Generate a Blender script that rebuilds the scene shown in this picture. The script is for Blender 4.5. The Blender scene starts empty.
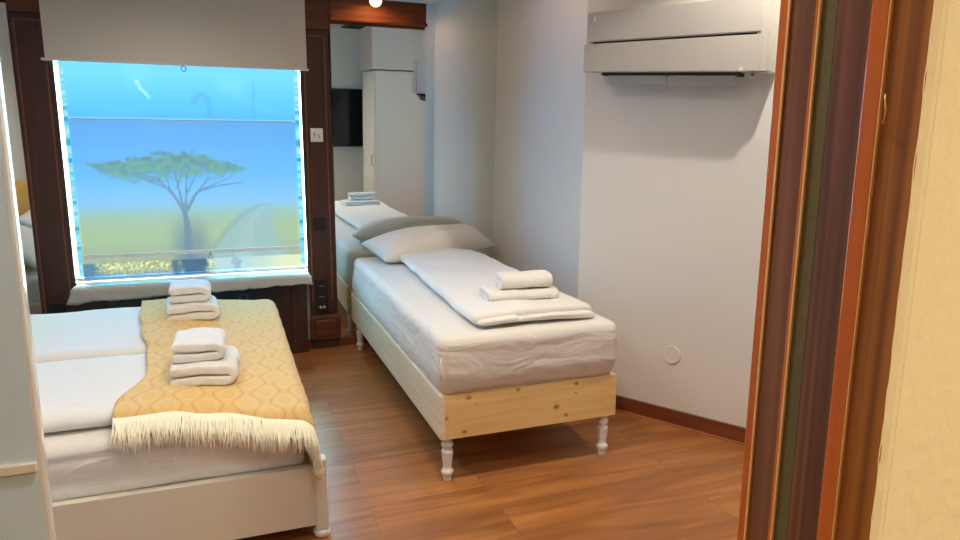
import bpy, bmesh, math, random
from mathutils import Vector, Matrix, noise
random.seed(7)
D = bpy.data
COL = bpy.context.scene.collection
PI = math.pi
HC = 1.4                      # eye height

# ------------------------------------------------------------------ helpers
def lin(c):
    return c / 12.92 if c <= 0.04045 else ((c + 0.055) / 1.055) ** 2.4
def rgb(r, g, b):
    return (lin(r / 255), lin(g / 255), lin(b / 255), 1.0)

def link(o, parent=None):
    COL.objects.link(o)
    if parent is not None:
        o.parent = parent
    return o

def root_loc(parent):
    v = Vector((0, 0, 0))
    while parent is not None:
        v += Vector(parent.location)
        parent = parent.parent
    return v

def obj(name, bm, mat, parent=None, smooth=False, label=None, mods=()):
    """one mesh object; bm is given in world coordinates"""
    off = root_loc(parent)
    for v in bm.verts:
        v.co -= off
    bmesh.ops.recalc_face_normals(bm, faces=bm.faces[:])
    me = D.meshes.new(name)
    bm.to_mesh(me); bm.free()
    me.name = name
    if mat is not None:
        me.materials.append(mat)
    for p in me.polygons:
        p.use_smooth = smooth
    o = D.objects.new(name, me)
    link(o, parent)
    if label:
        o['label'] = label
    if 'subsurf' in mods:
        m = o.modifiers.new('smooth', 'SUBSURF'); m.levels = 1; m.render_levels = 2
    return o

def thing(name, label, cat, loc=(0, 0, 0), group=None):
    o = D.objects.new(name, None)
    o.empty_display_size = 0.1
    o.location = loc
    link(o)
    o['label'] = label; o['category'] = cat
    if group: o['group'] = group
    return o

def tag(o, label, cat, group=None):
    o['label'] = label; o['category'] = cat
    if group: o['group'] = group
    return o

def struct(name, bm, mat, parent=None, smooth=False, label=None, cat=None):
    o = obj(name, bm, mat, parent, smooth)
    if parent is None:
        o['kind'] = 'structure'
        if label: o['label'] = label
        o['category'] = cat or name.split('_')[0]
    return o

def B():
    return bmesh.new()

def box(bm, x0, x1, y0, y1, z0, z1, bev=0.0, seg=2, M=None):
    r = bmesh.ops.create_cube(bm, size=1.0)
    vs = r['verts']
    for v in vs:
        v.co = Vector((x0 + (v.co.x + .5) * (x1 - x0), y0 + (v.co.y + .5) * (y1 - y0), z0 + (v.co.z + .5) * (z1 - z0)))
    if bev > 0:
        es = list({e for v in vs for e in v.link_edges})
        rr = bmesh.ops.bevel(bm, geom=es, offset=bev, segments=seg, affect='EDGES', profile=0.5)
        vs = list({v for f in rr['faces'] for v in f.verts} | {v for v in vs if v.is_valid})
    if M is not None:
        for v in vs:
            v.co = M @ v.co
    return bm

def prism(bm, pts, z0, z1):
    a = [bm.verts.new((p[0], p[1], z0)) for p in pts]
    b = [bm.verts.new((p[0], p[1], z1)) for p in pts]
    n = len(pts)
    bm.faces.new(a[::-1]); bm.faces.new(b)
    for i in range(n):
        bm.faces.new((a[i], a[(i + 1) % n], b[(i + 1) % n], b[i]))
    return bm

def lathe(bm, prof, cx, cy, z0=0.0, n=24):
    """prof: (radius, z) list from bottom to top"""
    rings = []
    for r, z in prof:
        rings.append([bm.verts.new((cx + r * math.cos(2 * PI * k / n), cy + r * math.sin(2 * PI * k / n), z0 + z)) for k in range(n)])
    for a, b in zip(rings, rings[1:]):
        for k in range(n):
            bm.faces.new((a[k], a[(k + 1) % n], b[(k + 1) % n], b[k]))
    bm.faces.new(rings[0][::-1]); bm.faces.new(rings[-1])
    return bm

def disc_on(bm, c, nrm, r, h, n=32, bev=0.25):
    """a low round cover standing on a wall: centre c, normal nrm"""
    nrm = Vector(nrm).normalized()
    M = nrm.to_track_quat('Z', 'Y').to_matrix()
    prof = [(r, 0), (r, h * (1 - bev)), (r * .96, h), (r * .80, h), (r * .78, h * .8), (r * .7, h * .85), (0.001, h * .9)]
    rings = []
    for rr, z in prof:
        rings.append([bm.verts.new(Vector(c) + M @ Vector((rr * math.cos(2 * PI * k / n), rr * math.sin(2 * PI * k / n), z))) for k in range(n)])
    for a, b in zip(rings, rings[1:]):
        for k in range(n):
            bm.faces.new((a[k], a[(k + 1) % n], b[(k + 1) % n], b[k]))
    bm.faces.new(rings[0][::-1]); bm.faces.new(rings[-1])
    return bm

def soft_box(bm, x0, x1, y0, y1, z0, z1, r, step=0.05, amp=0.0, freq=4.0, seed=0.0, fn=None, rz=None):
    """a cushion-like rounded box with a dense surface and gentle unevenness"""
    nx = max(2, int((x1 - x0) / step)); ny = max(2, int((y1 - y0) / step)); nz = max(3, int((z1 - z0) / step * 1.5))
    rz = rz if rz is not None else min(r, (z1 - z0) / 2 * .98)
    def edge(n, lo, hi, rr):
        # more samples near the rounded rims
        t = [i / n for i in range(n + 1)]
        c = [lo + (hi - lo) * q for q in t]
        ex = [lo + rr * k for k in (.12, .3, .55, .8, 1.0)] + [hi - rr * k for k in (.12, .3, .55, .8, 1.0)]
        c = sorted(set([round(q, 5) for q in c if lo + rr * 1.05 < q < hi - rr * 1.05] + [round(q, 5) for q in ex] + [lo, hi]))
        return c
    X = edge(nx, x0, x1, r); Y = edge(ny, y0, y1, r); Z = edge(nz, z0, z1, rz)
    vd = {}
    def vert(i, j, k):
        key = (i, j, k)
        if key in vd: return vd[key]
        p = Vector((X[i], Y[j], Z[k]))
        c = Vector((min(max(p.x, x0 + r), x1 - r), min(max(p.y, y0 + r), y1 - r), min(max(p.z, z0 + rz), z1 - rz)))
        d = p - c
        q = Vector((d.x / r, d.y / r, d.z / rz))
        m = max(abs(q.x), abs(q.y), abs(q.z))
        if m > 1e-6:
            l = q.length
            q = q * (m / l)
        co = c + Vector((q.x * r, q.y * r, q.z * rz))
        if amp:
            s = noise.noise(Vector((co.x * freq + seed, co.y * freq, co.z * freq))) + .5 * noise.noise(Vector((co.x * freq * 2.3, co.y * freq * 2.3 + seed, co.z * freq * 2.3)))
            nn = q.normalized() if m > 1e-6 else Vector((0, 0, 1))
            co = co + nn * (s * amp)
        if fn: co = fn(co)
        vd[key] = bm.verts.new(co)
        return vd[key]
    I, J, K = len(X) - 1, len(Y) - 1, len(Z) - 1
    def quad(a, b, c, d):
        try: bm.faces.new((a, b, c, d))
        except ValueError: pass
    for i in range(I):
        for j in range(J):
            quad(vert(i, j, 0), vert(i, j + 1, 0), vert(i + 1, j + 1, 0), vert(i + 1, j, 0))
            quad(vert(i, j, K), vert(i + 1, j, K), vert(i + 1, j + 1, K), vert(i, j + 1, K))
    for i in range(I):
        for k in range(K):
            quad(vert(i, 0, k), vert(i + 1, 0, k), vert(i + 1, 0, k + 1), vert(i, 0, k + 1))
            quad(vert(i, J, k), vert(i, J, k + 1), vert(i + 1, J, k + 1), vert(i + 1, J, k))
    for j in range(J):
        for k in range(K):
            quad(vert(0, j, k), vert(0, j, k + 1), vert(0, j + 1, k + 1), vert(0, j + 1, k))
            quad(vert(I, j, k), vert(I, j + 1, k), vert(I, j + 1, k + 1), vert(I, j, k + 1))
    return bm

def ribbon(bm, path, t, length, M, nl=10, amp=0.004, seed=0.0, shrink=0.0):
    """a thick cloth strip bent along path (a, c) and carried sideways over length; M places it"""
    # resample
    P = [Vector((p[0], p[1])) for p in path]
    n = len(P)
    L, R_ = [], []
    for i in range(n):
        d = (P[min(i + 1, n - 1)] - P[max(i - 1, 0)])
        d.normalize()
        nn = Vector((-d.y, d.x))
        L.append(P[i] + nn * t / 2); R_.append(P[i] - nn * t / 2)
    # rounded ends
    d0 = (P[1] - P[0]).normalized(); d1 = (P[-1] - P[-2]).normalized()
    sec = []
    m0 = P[0] - d0 * t * .4; m1 = P[-1] + d1 * t * .4
    L2 = [m0 + Vector((-d0.y, d0.x)) * t * .28] + L + [m1 + Vector((-d1.y, d1.x)) * t * .28]
    R2 = [m0 - Vector((-d0.y, d0.x)) * t * .28] + R_ + [m1 - Vector((-d1.y, d1.x)) * t * .28]
    N = len(L2)
    cols = []
    ts = [-.5, -.485, -.45] + [(-.5 + (k + 1) / (nl + 1)) for k in range(1, nl - 1)] + [.45, .485, .5]
    for q in ts:
        a, b = [], []
        s = 1.0
        edge_pull = 0.72 if abs(q) > .495 else (0.93 if abs(q) > .48 else 1.0)
        for i in range(N):
            mid = (L2[i] + R2[i]) / 2
            for lst, pt in ((a, L2[i]), (b, R2[i])):
                w = mid + (pt - mid) * edge_pull
                w3 = Vector((w.x, q * length, w.y))
                nv = noise.noise_vector(Vector((w3.x * 14 + seed, w3.y * 14, w3.z * 10 + seed)))
                w3 += Vector((nv.x, nv.y * .8, nv.z)) * amp
                lst.append(bm.verts.new(M @ w3))
        cols.append((a, b))
    for (a, b), (c, d) in zip(cols, cols[1:]):
        for i in range(N - 1):
            bm.faces.new((a[i], a[i + 1], c[i + 1], c[i]))
            bm.faces.new((b[i], d[i], d[i + 1], b[i + 1]))
        bm.faces.new((a[0], c[0], d[0], b[0]))
        bm.faces.new((a[-1], b[-1], d[-1], c[-1]))
    for (a, b) in (cols[0], cols[-1]):
        for i in range(N - 1):
            bm.faces.new((a[i], b[i], b[i + 1], a[i + 1]))
    return bm

def fold_path(W, t, layers, inset=0.03, gap=1.06, sag=0.0):
    """S-folded cloth seen end on"""
    pts = []
    n = 9
    for l in range(layers):
        z = t / 2 + l * t * gap
        lo, hi = -W / 2 + t * .6, W / 2 - t * .6
        if l == 0: lo += inset
        if l == layers - 1:
            if l % 2 == 0: hi -= inset
            else: lo += inset
        xs = [lo + (hi - lo) * i / n for i in range(n + 1)]
        if l % 2: xs = xs[::-1]
        for x in xs:
            pts.append((x, z + sag * math.sin((x / W + .5) * PI) * (l + 1) / layers))
        if l < layers - 1:
            x = xs[-1]; s = 1 if l % 2 == 0 else -1
            rr = t * gap / 2
            for k in (1, 2, 3):
                a = -PI / 2 + PI * k / 4
                pts.append((x + s * rr * math.cos(a) * 1.2, z + rr + rr * math.sin(a)))
    return pts

def tube(bm, pts, r, n=6):
    rings = []
    P = [Vector(p) for p in pts]
    for i, p in enumerate(P):
        d = (P[min(i + 1, len(P) - 1)] - P[max(i - 1, 0)]).normalized()
        a = d.orthogonal().normalized() if i == 0 else (pa - d * pa.dot(d)).normalized()
        pa = a
        b = d.cross(a)
        rr = r[i] if isinstance(r, (list, tuple)) else r
        rings.append([bm.verts.new(p + (a * math.cos(2 * PI * k / n) + b * math.sin(2 * PI * k / n)) * rr) for k in range(n)])
    for a, b in zip(rings, rings[1:]):
        for k in range(n):
            bm.faces.new((a[k], a[(k + 1) % n], b[(k + 1) % n], b[k]))
    bm.faces.new(rings[0][::-1]); bm.faces.new(rings[-1])
    return bm

def ring(bm, c, R, r, axis='y', n=20, m=8):
    V = []
    for i in range(n):
        a = 2 * PI * i / n
        row = []
        for j in range(m):
            b = 2 * PI * j / m
            q = R + r * math.cos(b)
            if axis == 'y': p = (q * math.cos(a), r * math.sin(b), q * math.sin(a))
            else: p = (r * math.sin(b), q * math.cos(a), q * math.sin(a))
            row.append(bm.verts.new(Vector(c) + Vector(p)))
        V.append(row)
    for i in range(n):
        for j in range(m):
            bm.faces.new((V[i][j], V[(i + 1) % n][j], V[(i + 1) % n][(j + 1) % m], V[i][(j + 1) % m]))
    return bm

# ------------------------------------------------------------------ materials
def new_mat(name):
    m = D.materials.new(name); m.use_nodes = True
    nt = m.node_tree
    return m, nt, nt.nodes['Principled BSDF']

def pm(name, col, rough=0.5, metal=0.0, bump=0.0, bscale=200.0, var=0.0, vscale=3.0, spec=0.5, coat=0.0, sheen=0.0):
    m, nt, b = new_mat(name)
    b.inputs['Base Color'].default_value = col
    b.inputs['Roughness'].default_value = rough
    b.inputs['Metallic'].default_value = metal
    b.inputs['Specular IOR Level'].default_value = spec
    b.inputs['Coat Weight'].default_value = coat
    b.inputs['Sheen Weight'].default_value = sheen
    tc = nt.nodes.new('ShaderNodeTexCoord')
    if var:
        n = nt.nodes.new('ShaderNodeTexNoise'); n.inputs['Scale'].default_value = vscale; n.inputs['Detail'].default_value = 4
        nt.links.new(tc.outputs['Object'], n.inputs['Vector'])
        r = nt.nodes.new('ShaderNodeMix'); r.data_type = 'RGBA'
        r.inputs[6].default_value = tuple(min(1, c * (1 - var)) for c in col[:3]) + (1,)
        r.inputs[7].default_value = tuple(min(1, c * (1 + var)) for c in col[:3]) + (1,)
        nt.links.new(n.outputs['Fac'], r.inputs[0]); nt.links.new(r.outputs[2], b.inputs['Base Color'])
    if bump:
        n = nt.nodes.new('ShaderNodeTexNoise'); n.inputs['Scale'].default_value = bscale; n.inputs['Detail'].default_value = 3
        nt.links.new(tc.outputs['Object'], n.inputs['Vector'])
        bp = nt.nodes.new('ShaderNodeBump'); bp.inputs['Strength'].default_value = bump; bp.inputs['Distance'].default_value = 0.01
        nt.links.new(n.outputs['Fac'], bp.inputs['Height']); nt.links.new(bp.outputs['Normal'], b.inputs['Normal'])
    return m

def wood(name, c0, c1, scale, rough=0.4, coat=0.0, knots=None, spec=0.5):
    """grain stretched by scale=(sx,sy,sz); knots = list of (x,y,z,r) in object space"""
    m, nt, b = new_mat(name)
    b.inputs['Roughness'].default_value = rough; b.inputs['Coat Weight'].default_value = coat
    b.inputs['Specular IOR Level'].default_value = spec
    tc = nt.nodes.new('ShaderNodeTexCoord')
    mp = nt.nodes.new('ShaderNodeMapping'); mp.inputs['Scale'].default_value = scale
    nt.links.new(tc.outputs['Object'], mp.inputs['Vector'])
    n = nt.nodes.new('ShaderNodeTexNoise'); n.inputs['Scale'].default_value = 1.0; n.inputs['Detail'].default_value = 6; n.inputs['Distortion'].default_value = 0.6
    nt.links.new(mp.outputs['Vector'], n.inputs['Vector'])
    cr = nt.nodes.new('ShaderNodeValToRGB')
    cr.color_ramp.elements[0].position = .3; cr.color_ramp.elements[0].color = c0
    cr.color_ramp.elements[1].position = .7; cr.color_ramp.elements[1].color = c1
    nt.links.new(n.outputs['Fac'], cr.inputs['Fac'])
    out = cr.outputs['Color']
    for (kx, ky, kz, kr) in (knots or []):
        vm = nt.nodes.new('ShaderNodeVectorMath'); vm.operation = 'SUBTRACT'
        nt.links.new(tc.outputs['Object'], vm.inputs[0]); vm.inputs[1].default_value = (kx, ky, kz)
        ml = nt.nodes.new('ShaderNodeVectorMath'); ml.operation = 'MULTIPLY'; ml.inputs[1].default_value = (.75, .2, 1.0)
        nt.links.new(vm.outputs[0], ml.inputs[0])
        ln = nt.nodes.new('ShaderNodeVectorMath'); ln.operation = 'LENGTH'
        nt.links.new(ml.outputs[0], ln.inputs[0])
        mr = nt.nodes.new('ShaderNodeMapRange'); mr.inputs['From Min'].default_value = kr * .3; mr.inputs['From Max'].default_value = kr * 1.15
        mr.inputs['To Min'].default_value = 0.85; mr.inputs['To Max'].default_value = 0.0
        nt.links.new(ln.outputs['Value'], mr.inputs['Value'])
        mx = nt.nodes.new('ShaderNodeMix'); mx.data_type = 'RGBA'
        mx.inputs[7].default_value = rgb(138, 84, 34)
        nt.links.new(mr.outputs['Result'], mx.inputs[0]); nt.links.new(out, mx.inputs[6])
        out = mx.outputs[2]
    nt.links.new(out, b.inputs['Base Color'])
    return m

def cloth(name, col, weave=260.0, strength=0.25, wrinkle=0.0, wscale=(6, 6, 6), rough=0.9):
    m, nt, b = new_mat(name)
    b.inputs['Base Color'].default_value = col; b.inputs['Roughness'].default_value = rough
    b.inputs['Specular IOR Level'].default_value = 0.2
    b.inputs['Sheen Weight'].default_value = 0.15
    tc = nt.nodes.new('ShaderNodeTexCoord')
    n = nt.nodes.new('ShaderNodeTexNoise'); n.inputs['Scale'].default_value = weave; n.inputs['Detail'].default_value = 2
    nt.links.new(tc.outputs['Object'], n.inputs['Vector'])
    bp = nt.nodes.new('ShaderNodeBump'); bp.inputs['Strength'].default_value = strength; bp.inputs['Distance'].default_value = 0.003
    nt.links.new(n.outputs['Fac'], bp.inputs['Height'])
    last = bp
    if wrinkle:
        mp = nt.nodes.new('ShaderNodeMapping'); mp.inputs['Scale'].default_value = wscale
        nt.links.new(tc.outputs['Object'], mp.inputs['Vector'])
        w = nt.nodes.new('ShaderNodeTexNoise'); w.inputs['Scale'].default_value = 1.0; w.inputs['Detail'].default_value = 3; w.inputs['Distortion'].default_value = 1.2
        nt.links.new(mp.outputs['Vector'], w.inputs['Vector'])
        b2 = nt.nodes.new('ShaderNodeBump'); b2.inputs['Strength'].default_value = wrinkle; b2.inputs['Distance'].default_value = 0.02
        nt.links.new(w.outputs['Fac'], b2.inputs['Height']); nt.links.new(bp.outputs['Normal'], b2.inputs['Normal'])
        last = b2
    nt.links.new(last.outputs['Normal'], b.inputs['Normal'])
    return m

def laminate():
    m, nt, b = new_mat('laminate_planks')
    tc = nt.nodes.new('ShaderNodeTexCoord')
    mp = nt.nodes.new('ShaderNodeMapping'); mp.inputs['Location'].default_value = (0.35, 0.06, 0)
    nt.links.new(tc.outputs['Object'], mp.inputs['Vector'])
    br = nt.nodes.new('ShaderNodeTexBrick')
    br.offset = 0.37; br.inputs['Scale'].default_value = 1.0
    br.inputs['Brick Width'].default_value = 1.29; br.inputs['Row Height'].default_value = 0.194
    br.inputs['Mortar Size'].default_value = 0.0016; br.inputs['Mortar Smooth'].default_value = 0.3
    br.inputs['Color1'].default_value = (0, 0, 0, 1); br.inputs['Color2'].default_value = (1, 1, 1, 1); br.inputs['Mortar'].default_value = (.5, .5, .5, 1)
    nt.links.new(mp.outputs['Vector'], br.inputs['Vector'])
    g = nt.nodes.new('ShaderNodeMapping'); g.inputs['Scale'].default_value = (1.6, 16, 1)
    nt.links.new(tc.outputs['Object'], g.inputs['Vector'])
    add = nt.nodes.new('ShaderNodeVectorMath'); add.operation = 'ADD'
    sc = nt.nodes.new('ShaderNodeVectorMath'); sc.operation = 'SCALE'; sc.inputs['Scale'].default_value = 9.0
    nt.links.new(br.outputs['Color'], sc.inputs[0])
    nt.links.new(g.outputs['Vector'], add.inputs[0]); nt.links.new(sc.outputs[0], add.inputs[1])
    n = nt.nodes.new('ShaderNodeTexNoise'); n.inputs['Scale'].default_value = 1.0; n.inputs['Detail'].default_value = 7; n.inputs['Distortion'].default_value = 0.9
    nt.links.new(add.outputs[0], n.inputs['Vector'])
    cr = nt.nodes.new('ShaderNodeValToRGB')
    e = cr.color_ramp.elements
    e[0].position = .25; e[0].color = rgb(132, 80, 42)
    e[1].position = .75; e[1].color = rgb(192, 128, 70)
    e2 = e.new(.5); e2.color = rgb(164, 104, 56)
    nt.links.new(n.outputs['Fac'], cr.inputs['Fac'])
    hv = nt.nodes.new('ShaderNodeHueSaturation')
    mr = nt.nodes.new('ShaderNodeMapRange'); mr.inputs['To Min'].default_value = 0.90; mr.inputs['To Max'].default_value = 1.12
    nt.links.new(br.outputs['Color'], mr.inputs['Value']); nt.links.new(mr.outputs['Result'], hv.inputs['Value'])
    nt.links.new(cr.outputs['Color'], hv.inputs['Color'])
    mx = nt.nodes.new('ShaderNodeMix'); mx.data_type = 'RGBA'; mx.inputs[7].default_value = rgb(128, 82, 46)
    nt.links.new(br.outputs['Fac'], mx.inputs[0]); nt.links.new(hv.outputs['Color'], mx.inputs[6])
    nt.links.new(mx.outputs[2], b.inputs['Base Color'])
    b.inputs['Roughness'].default_value = 0.34
    b.inputs['Specular IOR Level'].default_value = 0.45
    return m

M = {}
M['wall'] = pm('white_plaster', rgb(226, 220, 212), 0.85, bump=0.08, bscale=90, var=.015, vscale=2)
M['wall_cream'] = pm('cream_plaster', rgb(232, 222, 200), 0.85, bump=0.15, bscale=60, var=.03, vscale=4)
M['ceiling'] = pm('ceiling_paint', rgb(225, 222, 216), 0.9)
M['floor'] = laminate()
M['mahogany'] = wood('dark_mahogany', rgb(50, 27, 21), rgb(74, 40, 30), (34, 34, 1.6), 0.38)
M['mahogany_h'] = wood('dark_mahogany_across', rgb(78, 38, 24), rgb(112, 58, 36), (1.6, 34, 34), 0.38)
M['mahog_line'] = wood('moulding_wood', rgb(104, 58, 42), rgb(128, 76, 56), (30, 30, 2), 0.35)
M['jamb'] = wood('jamb_wood', rgb(92, 54, 38), rgb(152, 98, 68), (60, 60, 1.2), 0.35)
M['jamb_warm'] = wood('jamb_wood_warm', rgb(134, 78, 22), rgb(202, 128, 46), (60, 60, 1.0), 0.4)
M['jamb_orange'] = wood('jamb_edge_orange', rgb(206, 104, 26), rgb(224, 122, 38), (40, 40, 1.2), 0.3)
M['jamb_light'] = wood('jamb_edge_light', rgb(250, 205, 130), rgb(255, 222, 158), (40, 40, 1.2), 0.3)
M['skirting'] = wood('skirting_wood', rgb(104, 52, 30), rgb(134, 70, 40), (2, 2, 40), 0.35)
M['felt'] = pm('green_felt', rgb(122, 116, 84), 1.0, bump=0.4, bscale=900, var=.18, vscale=300, spec=0.1)
M['mirror'] = pm('mirror_glass', (0.83, 0.875, 0.85, 1), 0.0, 1.0)
M['white_lacquer'] = pm('white_lacquer', rgb(232, 228, 220), 0.35)
M['bed_white'] = pm('white_bed_paint', rgb(222, 212, 194), 0.35)
M['wardrobe'] = pm('wardrobe_white', rgb(226, 222, 212), 0.45)
M['ac'] = pm('ac_plastic', rgb(192, 185, 177), 0.4)
M['ac_grey'] = pm('ac_louvre_grey', rgb(160, 162, 158), 0.4)
M['dark'] = pm('dark_gap', rgb(22, 20, 20), 0.7)
M['black'] = pm('black_plastic', rgb(24, 22, 22), 0.35)
M['tv'] = pm('tv_screen', rgb(10, 14, 20), 0.12)
M['metal'] = pm('brushed_metal', rgb(150, 150, 150), 0.35, 1.0)
M['steel_dark'] = pm('dark_steel', rgb(70, 72, 80), 0.4, 0.9)
M['blind'] = cloth('blackout_fabric', rgb(206, 198, 188), 700, .2)
M['sheet'] = cloth('white_sheet', rgb(232, 226, 220), 420, .15, .35, (5, 5, 7))
M['sheet_side'] = cloth('white_fitted_sheet', rgb(228, 221, 212), 420, .15, .55, (4, 4, 12))
M['pillow'] = cloth('pillowcase', rgb(230, 223, 215), 420, .15, .3, (5, 5, 5))
M['duvet'] = cloth('duvet_cotton', rgb(234, 228, 221), 420, .15, .35, (5, 4, 5))
M['towel'] = cloth('terry_towel', rgb(240, 235, 228), 300, 1.0, .35, (30, 30, 30), rough=1.0)
M['sillcloth'] = cloth('sill_cloth', rgb(176, 168, 158), 300, .3, .5, (9, 9, 9))
M['mustard'] = cloth('mustard_upholstery', rgb(206, 156, 44), 260, .3)
M['fringe'] = cloth('cream_fringe', rgb(252, 244, 220), 300, .1)
M['pine'] = wood('pine_plank', rgb(214, 172, 118), rgb(238, 204, 152), (2.2, 2.2, 34), 0.5)
M['pine_side'] = wood('pine_side_plank', rgb(226, 206, 168), rgb(242, 226, 194), (20, 2.0, 34), 0.5)
M['glasspanel'] = pm('grey_glossy_panel', rgb(208, 230, 246), 0.25, 0.0, spec=0.5, coat=.2)
M['bar'] = pm('pale_bar', rgb(236, 228, 212), 0.3)
M['edge'] = pm('bevelled_glass_edge', (0.86, 0.91, 0.92, 1), 0.15, 0.25)

# ------------------------------------------------------------------ setting
XW0, XE = -1.78, 1.848
MY = 4.70                                  # mirror face
S2 = Vector((1.768, 3.226)); DR = Vector((.5148, -.8573)); NN = Vector((-.8573, -.5148))
JX = 0.50; JN, JF = 0.386, 0.5405         # door reveal
ZC = 2.49
def ac(s, d=0.0): return S2 + DR * s + NN * d
AE = ac((3.226 - .54) / .8573)

bm = B(); box(bm, -2.2, 4.0, -2.4, 5.1, -0.08, 0.0)
struct('floor', bm, M['floor'], label='reddish brown wood laminate floor', cat='floor')
bm = B(); box(bm, -2.2, 4.0, -2.4, 5.1, ZC, ZC + .1)
struct('ceiling', bm, M['ceiling'], label='white ceiling', cat='ceiling')
bm = B(); box(bm, -2.2, -.89, MY + .012, 4.785, 0, ZC); box(bm, .505, 2.1, MY + .012, 4.785, 0, ZC)
box(bm, -.89, .505, MY + .012, 4.785, 0, .53); box(bm, -.89, .505, MY + .012, 4.785, 1.95, ZC)
struct('wall_back', bm, M['wall'], label='back wall around the window', cat='wall')
# right wall: straight stretch, small return, then the bent stretch with the air conditioner
bm = B()
o1 = AE + Vector((.25, .1))
prism(bm, [(XE, 5.0), (XE, 3.226), (S2.x, S2.y), (AE.x, AE.y), (AE.x + .3, AE.y), (2.3, 3.4), (2.3, 5.0)], 0, ZC)
struct('wall_right', bm, M['wall'], label='white right wall with a bend beside the bed', cat='wall')
bm = B(); box(bm, -2.0, XW0, .4, 5.0, 0, ZC)
struct('wall_left', bm, M['wall'], label='white left wall', cat='wall')
# front wall to the right of the doorway (camera looks past it)
bm = B(); box(bm, JX + .05, 3.9, .3812, JF - .004, 0, ZC); box(bm, JX + .010, JX + .05, .3812, .3846, 0, ZC)
box(bm, -2.0, -.62, JN, JF, 0, ZC); box(bm, -.62, JX + .05, JN, JF, 2.3, ZC)
struct('wall_front', bm, M['wall_cream'], label='cream wall at the right edge beside the doorway', cat='wall')
# hall around the viewer
bm = B(); box(bm, -1.3, -1.2, -2.3, JN, 0, ZC); box(bm, 2.6, 2.7, -2.3, JN, 0, ZC); box(bm, -1.3, 2.7, -2.4, -2.3, 0, ZC)
struct('wall_hall', bm, M['wall_cream'], label='cream hall wall', cat='wall')
# boxed-in piece of wall above and behind the wardrobe (seen in the mirror)
bm = B(); prism(bm, [(1.665, 1.6), (1.75, JF), (3.3, JF), (2.72, 1.6)], 1.992, ZC)
struct('wall_boxing', bm, M['wall'], label='boxed white wall above the wardrobe', cat='wall')

# window-wall woodwork ------------------------------------------------
def pilaster(name, x0, x1, z1, gx0, gx1, gz1, lab):
    e = D.objects.new(name, None); e.location = (x0, MY, 0); link(e); e['kind'] = 'structure'; e['label'] = lab; e['category'] = 'trim'
    bm = B(); box(bm, x0, x1, 4.655, MY + .012, 0.0, z1, .003)
    obj('pilaster_board', bm, M['mahogany'], e)
    bm = B(); w = .0045
    box(bm, gx0 - w, gx0 + w, 4.650, 4.656, .33, gz1); box(bm, gx1 - w, gx1 + w, 4.650, 4.656, .33, gz1)
    box(bm, gx0 - w, gx1 + w, 4.650, 4.656, gz1 - w, gz1 + w)
    obj('moulding', bm, M['mahog_line'], e)
    return e
pilaster('trim_1', -1.066, -.885, 2.10, -1.045, -.905, 2.062, 'dark wood pilaster left of the window')
e = pilaster('trim_2', .507, .688, 2.10, .525, .655, 2.062, 'dark wood pilaster right of the window')
# raised panel block at the foot of the right pilaster
bm = B(); box(bm, .50, .70, 4.615, 4.66, .07, .235, .004); 
obj('plinth_block', bm, M['mahogany_h'], e)
bm = B(); box(bm, .525, .672, 4.600, 4.618, .095, .212, .010, 2)
obj('raised_panel', bm, M['mahogany_h'], e)
# window side linings and head
bm = B(); box(bm, -1.07, .69, 4.64, MY + .012, 2.102, ZC - .002, .003)
struct('trim_3', bm, M['mahogany_h'], label='brown wood band across the top of the window wall', cat='trim')
# panelling below the sill
bm = B(); box(bm, -.92, .475, 4.585, MY + .012, 0.0, .50, .003)
x = -.90
for k in range(13):
    box(bm, x + .003, x + .104, 4.578, 4.587, .06, .46, .003); x += .106
struct('trim_4', bm, M['mahogany'], label='dark wood panelling under the window sill', cat='trim')
# skirting
bm = B(); box(bm, .475, XE, 4.665, MY + .012, 0, .052, .003)
struct('baseboard_back', bm, M['skirting'], label='wood skirting under the mirror', cat='baseboard')
bm = B(); box(bm, XW0, -1.06, 4.665, MY + .012, 0, .052, .003)
struct('baseboard_left', bm, M['skirting'], label='wood skirting under the left mirror', cat='baseboard')
def along(bm, s0, s1, d0, d1, z0, z1):
    a, b, c, d = ac(s0, d0), ac(s1, d0), ac(s1, d1), ac(s0, d1)
    return prism(bm, [a, b, c, d], z0, z1)
bm = B(); along(bm, .0, 3.12, 0, .014, 0, .082); bs_ = struct('baseboard_right', bm, M['skirting'], label='reddish wood skirting along the right wall', cat='baseboard')
bm = B(); along(bm, .0, 3.12, .0141, .023, 0, .010); obj('floor_bead', bm, wood('bead_wood', rgb(160, 98, 58), rgb(188, 122, 76), (2, 2, 40), .35), bs_)
# ceiling beam
bm = B(); prism(bm, [(-1.78, 3.10), (1.835, 3.10), (S2.x + .01, 3.224), (-1.78, 3.224)], 2.312, ZC)
box(bm, -1.78, S2.x + .012, 3.205, 3.232, 2.302, 2.330, .004)
box(bm, -1.78, 1.79, 3.09, 3.12, 2.284, 2.314, .004)
struct('trim_5', bm, wood('beam_wood', rgb(96, 42, 18), rgb(130, 62, 26), (1.6, 34, 34), 0.6, spec=.2), label='reddish wood ceiling beam seen in the mirror', cat='beam')

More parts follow.
